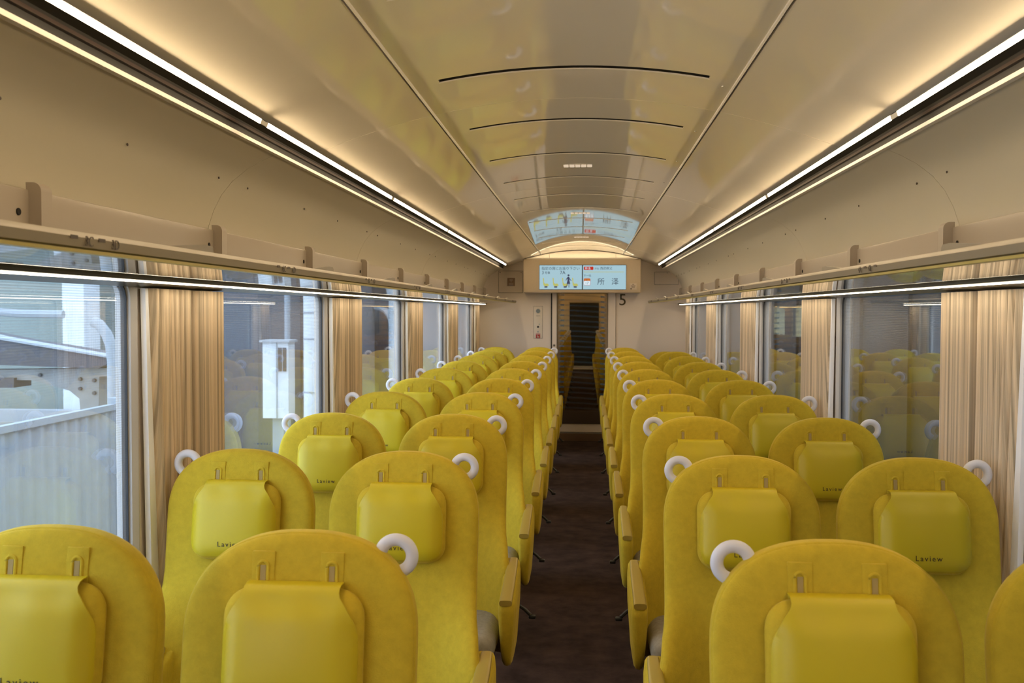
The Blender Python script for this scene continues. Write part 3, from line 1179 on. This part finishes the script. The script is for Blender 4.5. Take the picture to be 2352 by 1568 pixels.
protos = {}
shared = {
    'pillow': pillow_mb().mesh('headrest_pillow', 'velvet', angle=70),
    'cover': cover_mb().mesh('leather_cover', 'leather', angle=50),
}
lt = text_mesh('Laview', .0212, 'lettering', 'ink', .0004, 1.28)
for v in lt.vertices:
    x, y, z = v.co
    z2 = .890 + z
    v.co = (x, y - ph(x, z2) - .0066 + fy(z2), z2)
shared['text'] = lt
def shift(mb, dx):
    mb.v = [(x + dx, y, z) for x, y, z in mb.v]
    return mb


for outer, win in ((1, 0), (-1, 0), (1, 1), (-1, 1)):
    fx = (lambda mb: mb) if outer > 0 else (lambda mb: mb.mirror_x())
    dx = -.068 if win else 0
    protos[outer, win] = {
        'backrest': fx(backrest_mb(win)).mesh('backrest', 'velvet', angle=60),
        'ring': fx(ring_mb()).mesh('ring_handle', 'ring', angle=80),
        'arm': fx(shift(arm_mb(), dx)).mesh('side_panel', 'velvet', angle=50),
        'pad': fx(shift(pad_mb(), dx)).mesh('armrest_pad', 'pad', angle=50),
        'cushion': fx(cushion_mb()).mesh('seat_cushion', 'cushion', angle=60),
        'base': fx(base_mb()).mesh('seat_base', 'black', angle=40),
        'pedal': fx(pedal_mb()).mesh('pedal', 'black', angle=40),
    }
patch = [(slot_patch(x).mesh('slot_patch', 'velvet'), slot_strap(x).mesh('slot_strap', 'strap', smooth=False)) for x in (-.066, .066)]
ORD = ['first', 'second', 'third', 'fourth', 'fifth', 'sixth', 'seventh', 'eighth', 'ninth', 'tenth']
for r, yy in enumerate(ROWY):
    for sg, where in ((-1, 'emergency-button side'), (1, 'number 5 side')):
        for kind, xx, outer in (('aisle', .497, -sg), ('window', .993, sg)):
            t = empty('train_seat', (sg * xx, yy, 0))
            rank = ORD[9 - r]
            rec = (r == 9 and sg > 0 and kind == 'window')
            tag(t, 'yellow velvet %s seat, %s row from the end door, on the %s%s' % (kind, rank, where, ', reclined' if rec else ''), 'seat', 'yellow train seats')
            pr = protos[outer, int(kind == 'window')]
            b = link('backrest', pr['backrest'], t)
            for pm, sm in patch:
                q = link('slot_patch', pm, b)
                link('slot_strap', sm, b)
            pil = link('headrest_pillow', shared['pillow'], t)
            link('leather_cover', shared['cover'], pil)
            link('lettering', shared['text'], pil)['label'] = 'dark lettering reading Laview'
            rg = link('ring_handle', pr['ring'], t)
            rg['label'] = 'grey plastic ring handle'
            arm = link('side_panel', pr['arm'], t)
            link('armrest_pad', pr['pad'], arm)
            link('seat_cushion', pr['cushion'], t)['label'] = 'grey seat cushion'
            bs = link('seat_base', pr['base'], t)
            if kind == 'aisle':
                link('pedal', pr['pedal'], bs)
            if rec:
                piv = Matrix.Translation((0, -.12, .40))
                rot = piv @ Matrix.Rotation(math.radians(-13), 4, 'X') @ piv.inverted()
                for o in (b, pil, rg):
                    o.matrix_local = rot

# ================================================================== outside, left
ZG = -1.15
g = MB().box(-60, 60, -40, 90, ZG - .1, ZG).build('ground', 'ground', smooth=False)
tag(g, kind='structure')


def boxpx(mb, x0, x1, Y, depth, z0, z1):
    a, b = P(x0, 700, Y).x, P(x1, 700, Y).x
    return mb.box(a, b, Y, Y + depth, z0, z1)


def polypx(pts, Y, depth):
    return MB().prism([(P(x, y, Y).x, P(x, y, Y).z) for x, y in pts], 'y', Y, Y + depth)


o = boxpx(MB(), -900, 147, 15, 5, ZG, 5).build('building', 'green_wall', smooth=False)
tag(o, 'pale green rendered building behind the platform canopy outside', 'building')
for zz in (.9, 2.6):
    MB().box(o.bound_box[0][0], o.bound_box[6][0], 14.97, 15.01, zz, zz + .02).build('wall_joint', 'fence', o, smooth=False)
o = boxpx(MB(), 143, 192, 14.4, .5, ZG, 5).build('building_column', 'pole_white', smooth=False)
tag(o, 'broad white column beside the pale green building', 'column')
o = boxpx(MB(), 190, 242, 20.6, .6, ZG, 5).build('building_column', 'mauve_wall', smooth=False)
tag(o, 'grey mauve column beside the broad white one', 'column')
q0, q1 = P(-60, 712, 13.8), P(146, 722, 13.8)
t = MB().tube([q0, (q0 + q1) / 2 + Vector((0, 0, -.02)), q1], .06, 8).build('cable_duct', 'white_wall')
tag(t, 'white cable duct running across the pale green building', 'duct')
# canopy with steel bracket
t = empty('platform_canopy', P(100, 1000, 9.0))
tag(t, 'dark sloping shelter roof on a cream steel bracket outside the window', 'canopy')
def relw(o):
    o.parent = t
    o.matrix_parent_inverse = Matrix.Translation(-t.location)
    return o
relw(polypx([(-150, 748), (0, 779), (262, 822), (268, 824), (225, 846), (0, 838), (-150, 832)], 9.0, .5).build('roof', 'roof_dark', None, smooth=False))
relw(polypx([(-150, 742), (0, 775), (268, 821), (268, 825), (0, 780), (-150, 748)], 8.97, .2).build('roof_edge', 'white_wall', None, smooth=False))
relw(polypx([(-150, 850), (60, 848), (150, 846), (252, 845), (253, 863), (228, 865), (226, 960), (186, 960), (182, 915), (160, 897), (75, 873), (-150, 872)], 9.1, .16).build('bracket', 'beam', None, smooth=False))
relw(boxpx(MB(), 186, 222, 9.12, .2, ZG, P(200, 955, 9.1).z).build('post', 'beam', None, smooth=False))
for (bx_, by_) in ((94, 861), (186, 870), (218, 873), (186, 892), (218, 902)):
    c_ = P(bx_, by_, 9.1)
    relw(disc(MB(), c_.x, 9.1, c_.z, .018, -.03, 8).build('bolt', 'roof_dark', None))
relw(polypx([(-60, 868), (32, 868), (32, 890), (-60, 890)], 9.05, .3).build('lamp_housing', 'roof_dark', None, smooth=False))
# parapet behind
o = boxpx(MB(), -400, 185, 14.0, .2, ZG, P(100, 942, 14).z).build('parapet', 'white_wall', smooth=False)
tag(o, 'low white parapet in front of the pale green building', 'wall')
o = boxpx(MB(), -400, 120, 12.5, .1, ZG, P(60, 970, 12.5).z).build('board_fence', 'beam', smooth=False)
tag(o, 'low cream board fence behind the grey corrugated fence', 'fence')
# corrugated fence parallel to the track
XF = -4.0
yA, yB = 3.2, 8.15
zf = CAM_Z - .212 * (4.04)
t = empty('corrugated_fence', (XF, yB, ZG))
tag(t, 'pale grey corrugated metal fence beside the track', 'fence')
pts = []
n = 120
for i in range(n + 1):
    y = yA + (yB - yA) * i / n
    pts.append((XF + (.012 if (i % 4) in (0, 1) else -.012), y))
poly = pts + [(x - .006, y) for x, y in pts[::-1]]
relw(MB().prism(poly, 'z', ZG, zf).build('sheet', 'fence', None, smooth=False))
relw(MB().box(XF - .03, XF + .03, yA, yB + .03, zf, zf + .05).build('top_rail', 'fence', None, smooth=False))
relw(MB().box(XF - .05, XF + .05, yB, yB + .12, ZG, zf + .1).build('post', 'fence', None, smooth=False))
# bent pipe
pp = [P(214, 738, 8.7), P(228, 745, 8.7), P(244, 765, 8.7), P(254, 790, 8.7), P(259, 830, 8.7), P(260, 950, 8.7), P(263, 1040, 8.7), P(272, 1080, 8.7), P(285, 1120, 8.7)]
o = MB().tube(pp, .05, 10).build('bent_pipe', 'white_wall')
tag(o, 'pale bent conduit pipe beside the canopy post', 'pipe')

# second window: clad walls, meter cabinet, pole
o = boxpx(MB(), 300, 592, 17.0, 2.6, ZG, 5).build('building', 'grey_wall', smooth=False)
tag(o, 'blue grey clad building behind the white meter cabinet', 'building')
o = boxpx(MB(), 594, 790, 20.2, 3, ZG, 5).build('building', 'mauve_wall', smooth=False)
tag(o, 'brown grey clad building behind the banded white pole', 'building')
for zz in (.6, 1.0, 1.5, 1.9, 2.3):
    MB().box(o.bound_box[0][0], o.bound_box[6][0], 20.16, 20.19, zz, zz + .025).build('cladding_joint', 'roof_dark', o, smooth=False)
q = P(660, 700, 14.5)
o = MB().tube([(q.x, 14.5, ZG), (q.x, 14.5, 4.5)], .045, 10).build('drain_pipe', 'fence')
tag(o, 'thin grey upright drain pipe behind the meter cabinet', 'pipe')
a, b = P(604, 960, 13), P(662, 786, 13)
t = empty('meter_cabinet', (a.x, 13, ZG))
tag(t, 'white meter cabinet with two dark louvres on a post', 'cabinet')
relw(MB().box(a.x, b.x, 13, 13.3, a.z, b.z).build('body', 'pole_white', None, smooth=False))
relw(MB().box(a.x - .03, b.x + .03, 12.95, 13.33, b.z, b.z + .03).build('lid', 'white_wall', None, smooth=False))
mx_ = a.x + (b.x - a.x) * .55
relw(MB().box(mx_ - .006, mx_ + .006, 12.985, 13.0, a.z, b.z).build('door_edge', 'fence', None, smooth=False))
for k in (0, 1):
    u0 = a.x + (b.x - a.x) * (.62 + .18 * k)
    relw(MB().box(u0, u0 + .045, 12.98, 13.0, a.z + .62 * (b.z - a.z), b.z - .07 * (b.z - a.z)).build('louvre', 'roof_dark', None, smooth=False))
relw(MB().box(a.x + .1, b.x - .1, 13.1, 13.2, ZG, a.z).build('post', 'fence', None, smooth=False))
a, b = P(698, 800, 12), P(736, 800, 12)
t = empty('banded_pole', ((a.x + b.x) / 2, 12, ZG))
tag(t, 'thick white steel pole with joint bands outside', 'pole')
rp_ = (b.x - a.x) / 2
relw(MB().tube([(t.location.x, 12, ZG), (t.location.x, 12, 5)], rp_, 24).build('shaft', 'pole_white', None))
for py_ in (600, 718, 778, 900):
    zz = P(715, py_, 12).z
    relw(MB().tube([(t.location.x, 12, zz - .01), (t.location.x, 12, zz + .01)], rp_ * 1.04, 24).build('band', 'fence', None))
# third window
o = boxpx(MB(), 800, 905, 24, 4, ZG, 6).build('building', 'grey_wall', smooth=False)
tag(o, 'dark grey building with a curved entrance awning', 'building')
aw = []
for k in range(9):
    an = math.radians(k * 11)
    c_ = P(858 + 34 * math.sin(an), 738 - 33 * math.cos(an), 23)
    aw.append((c_.x, c_.z))
MB().prism(aw + [(x, z - .05) for x, z in aw[::-1]], 'y', 23, 24).build('awning', 'white_wall', o, smooth=False)
c0, c1 = P(858, 800, 23.9), P(895, 738, 23.9)
MB().box(c0.x, c1.x, 23.9, 24.0, ZG, c1.z).build('entrance', 'roof_dark', o, smooth=False)
a, b = P(893, 800, 19), P(914, 800, 19)
o = MB().tube([((a.x + b.x) / 2, 19, ZG), ((a.x + b.x) / 2, 19, 5)], (b.x - a.x) / 2, 20).build('steel_pole', 'pole_white')
tag(o, 'plain white pole in front of the dark grey building', 'pole')
o = boxpx(MB(), 905, 1060, 30, 4, ZG, 7).build('building', 'white_wall', smooth=False)
tag(o, 'distant white building seen past the farthest windows', 'building')

# outside, right: dark wall added beside the track to block the sky
t = MB().box(3.4, 3.7, -15, 45, ZG, 6).build('sky_block_wall', 'sky_block', smooth=False)
tag(t, 'dark wall added close beside the track to block the sky', 'wall')
for k in range(18):
    MB().box(3.36, 3.40, -4 + k * 1.8, -3.85 + k * 1.8, ZG, 6).build('sky_block_post', 'sky_block', t, smooth=False)
# car body sides under the floor line
